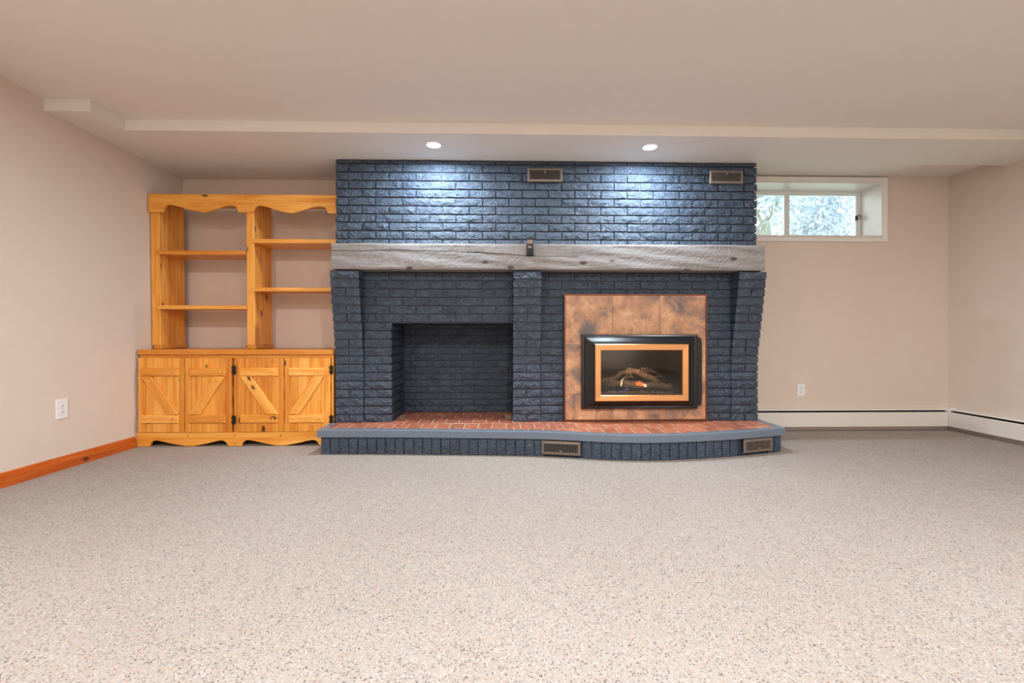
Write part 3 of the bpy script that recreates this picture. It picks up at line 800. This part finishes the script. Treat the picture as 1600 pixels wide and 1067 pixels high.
val += smooth_path([(cv(907), hz(1.856)), (cv(918), hz(1.885)), (cv(945), hz(1.908)), (cv(1000), hz(1.902)), (cv(1090), hz(1.872)), (cv(1185), hz(1.850))], 5)
val += smooth_path([(cv(1195), hz(1.850)), (cv(1280), hz(1.876)), (cv(1350), hz(1.900)), (cv(1400), hz(1.906)), (cv(1438), hz(1.892)), (cv(1458), hz(1.852))], 5)+[(cv(1525), hz(1.850)), (cv(1525), hz(1.998))]
va = sawn('valance', 'pine_x', hu, val, hy(3.728), hy(3.750), 0.002)
for u, z in ((168, 1.875), (855, 1.975), (1180, 1.975), (862, 1.875)):
    obj('wood_plug', PLUG, None, va, (cv(u)-va.location.x, -0.011, hz(z)-va.location.z))
board('top_board', 'pine_x', hu, hx(-2.80), hx(-1.325), hy(FY), hy(BY), hz(ZT-0.02), hz(ZT), 0.002)
# uprights: side panel of edge-joined planks with a face stile in front
def upright(xa, xb, sa, sb, stile=True):
    y_ = [FY+0.022, 3.845, 3.94, BY]
    for a, b in zip(y_, y_[1:]):
        board('side_plank', 'pine_z', hu, hx(xa), hx(xb), hy(a), hy(b-0.0012), hz(0.7565), hz(ZT-0.022), 0.0015)
    if stile: board('stile', 'pine_z', hu, hx(sa), hx(sb), hy(FY), hy(FY+0.020), hz(0.785), hz(1.90), 0.003)
    board('upright_foot', 'pine_y', hu, hx(xa-0.012 if xa < -2.5 else sa-0.01), hx(xb+0.014), hy(FY-0.006), hy(BY), hz(0.7558), hz(0.785), 0.003)
upright(-2.792, -2.755, -2.822, -2.752)
upright(-2.040, -2.004, -2.062, -2.000)
board('side_plank', 'pine_z', hu, hx(-1.340), hx(-1.324), hy(FY+0.05), hy(BY), hz(0.7565), hz(ZT-0.022), 0.0015)
def shelf(xa, xb, z0, z1, y=FY-0.012):
    board('shelf', 'pine_x', hu, hx(xa), hx(xb), hy(y), hy(BY-0.005), hz(z0), hz(z1), 0.002)
# drop a little to allow for the lean
shelf(-2.775, -2.066, 1.517, 1.549); shelf(-2.775, -2.064, 1.077, 1.107)
shelf(-2.002, -1.326, 1.612, 1.645); shelf(-2.012, -1.326, 1.222, 1.252)
# side panels are notched by the shelves: shelves pass in front of the stile edge only

# ------------------------------------------------------------------ outlets
def outlet(loc, rz, w, h, label):
    t = thing('wall_outlet', label, 'outlet', loc, (0, 0, rz))
    board('plate', 'outlet', t, -w/2, w/2, -0.007, 0, -h/2, h/2, 0.003, 2)
    for s in (-1, 1):
        z = s*0.020
        pr = [(0.016*math.cos(a)*1.0, z+0.0145*math.sin(a)) for a in [2*math.pi*k/14 for k in range(14)]]
        fc = sawn('receptacle', 'outlet', t, pr, -0.009, -0.006, 0.001)
        sl = MB(); sl.box(-0.0075, -0.0055, -0.0023, -0.0013, -0.001, 0.007); sl.box(0.0055, 0.0075, -0.0023, -0.0013, -0.001, 0.006); sl.box(-0.002, 0.002, -0.0023, -0.0013, -0.009, -0.005)
        obj('slots', sl.mesh('slots'), 'void', fc)
    obj('screw', MB().box(-0.003, 0.003, -0.0085, -0.006, -0.003, 0.003).mesh('screw'), 'chrome', t)
outlet((XL, 3.000, 0.392), R(90), 0.078, 0.128, 'white wall outlet on the left wall above the wooden baseboard')
outlet((2.756, YB, 0.366), 0, 0.072, 0.116, 'white wall outlet on the back wall under the window')

# ------------------------------------------------------------------ baseboard heaters
def heater(name, length, loc, rz, label, joints):
    t = thing(name, label, 'baseboard heater', loc, (0, 0, rz))
    def pro(nm, prof, mat, x0=0, x1=length):
        n = len(prof); v = [(x, -a, z) for x in (x0, x1) for a, z in prof]
        f = [tuple(range(n)), tuple(n+i for i in reversed(range(n)))]+[(i, n+i, n+(i+1) % n, (i+1) % n) for i in range(n)]
        me = mesh(nm, v, f); bm = bmesh.new(); bm.from_mesh(me); bmesh.ops.recalc_face_normals(bm, faces=bm.faces); bm.to_mesh(me); bm.free()
        return obj(nm, me, mat, t)
    pro('back_panel', [(0, 0.03), (0.003, 0.03), (0.003, 0.192), (0.040, 0.186), (0.046, 0.180), (0.049, 0.182), (0.042, 0.192), (0.003, 0.199), (0, 0.199)], 'heater')
    pro('damper', [(0.012, 0.172), (0.050, 0.166), (0.050, 0.168), (0.012, 0.175)], 'dark')
    pro('fin_tube', [(0.006, 0.030), (0.050, 0.038), (0.050, 0.125), (0.010, 0.125)], 'void')
    edges = [0]+joints+[length]
    for a, b in zip(edges, edges[1:]):
        pro('front_cover', [(0.056, 0.036), (0.060, 0.036), (0.061, 0.160), (0.054, 0.166), (0.052, 0.164), (0.057, 0.158), (0.057, 0.040)], 'heater', a+0.001, b-0.001)
    for x in [0.3+k*0.6 for k in range(int(length/0.6))]:
        obj('bracket', MB().box(x-0.008, x+0.008, -0.030, -0.004, 0.038, 0.162).mesh('bracket'), 'dark', t)
    return t
heater('baseboard_heater', 2.015, (2.070, YB, 0), 0, 'long white baseboard heater along the back wall under the window', [])
heater('baseboard_heater', 6.4, (XR, 4.058, 0), R(-90), 'long white baseboard heater along the right wall', [2.0, 4.0])
cc = thing('heater_corner_cap', 'small metal corner cap joining the two baseboard heaters in the right corner', 'heater cap', (XR, YB, 0))
cp = MB(); cp.poly([(0, 0), (-0.070, 0), (-0.070, -0.0625), (-0.0625, -0.0625), (-0.0625, -0.070), (0, -0.070)][::-1], 0.164, 0.205)
obj('cap', cp.mesh('cap'), 'heater', cc)
obj('corner_post', MB().box(-0.0625, -0.0, -0.0625, 0, 0.036, 0.164).mesh('corner_post'), 'heater', cc)

# ------------------------------------------------------------------ outside the window
struct('ground_outside', MB().box(-6, 14, YB+0.3, 26, 1.45, 1.52).mesh('ground_outside'), 'grass')
def tree(x, y, seed, hgt, label, nl, spread):
    r = random.Random(seed); t = thing('garden_tree', label, 'tree', (x, y, 1.52), group='trees in the garden')
    mb = MB(); tips = []
    def grow(p, d, ln, rad, depth):
        pts = [p]; q = Vector(p); dd = Vector(d)
        for _ in range(4):
            dd = (dd+Vector((r.uniform(-.25, .25), r.uniform(-.25, .25), r.uniform(-.1, .2)))).normalized(); q = q+dd*ln/4; pts.append(tuple(q))
        mb.tube(pts, [rad*(1-.14*i) for i in range(5)], 5)
        if depth == 0: tips.append(pts); return
        for _ in range(3):
            nd = (dd+Vector((r.uniform(-1, 1), r.uniform(-1, 1), r.uniform(-.3, .7)))).normalized(); grow(pts[r.choice((2, 3, 4))], nd, ln*.72, rad*.5, depth-1)
    grow((0, 0, 0), (0, 0, 1), hgt*.32, 0.10, 4)
    obj('branches', mb.mesh('branches'), 'bark', t)
    v = []; f = []
    for k in range(nl):
        pts = r.choice(tips); p = Vector(r.choice(pts))+Vector([r.gauss(0, spread) for _ in range(3)])
        a = Vector([r.uniform(-1, 1) for _ in range(3)]).normalized()*0.055; b = a.cross(Vector((r.random(), r.random(), 1))).normalized()*0.03
        i = len(v); v += [tuple(p-a), tuple(p+b), tuple(p+a), tuple(p-b)]; f.append((i, i+1, i+2, i+3))
    obj('leaves', mesh('leaves', v, f), 'leaf', t, kind='stuff')
tree(4.3, 7.2, 4, 3.6, 'leafy tree outside the window behind its right pane', 2600, 0.22)
tree(6.6, 11.5, 9, 5.2, 'leafy tree further out behind the right pane of the window', 4200, 0.35)
tree(3.3, 10.0, 21, 4.6, 'thin branched tree outside the window seen through its left pane', 3800, 0.32)
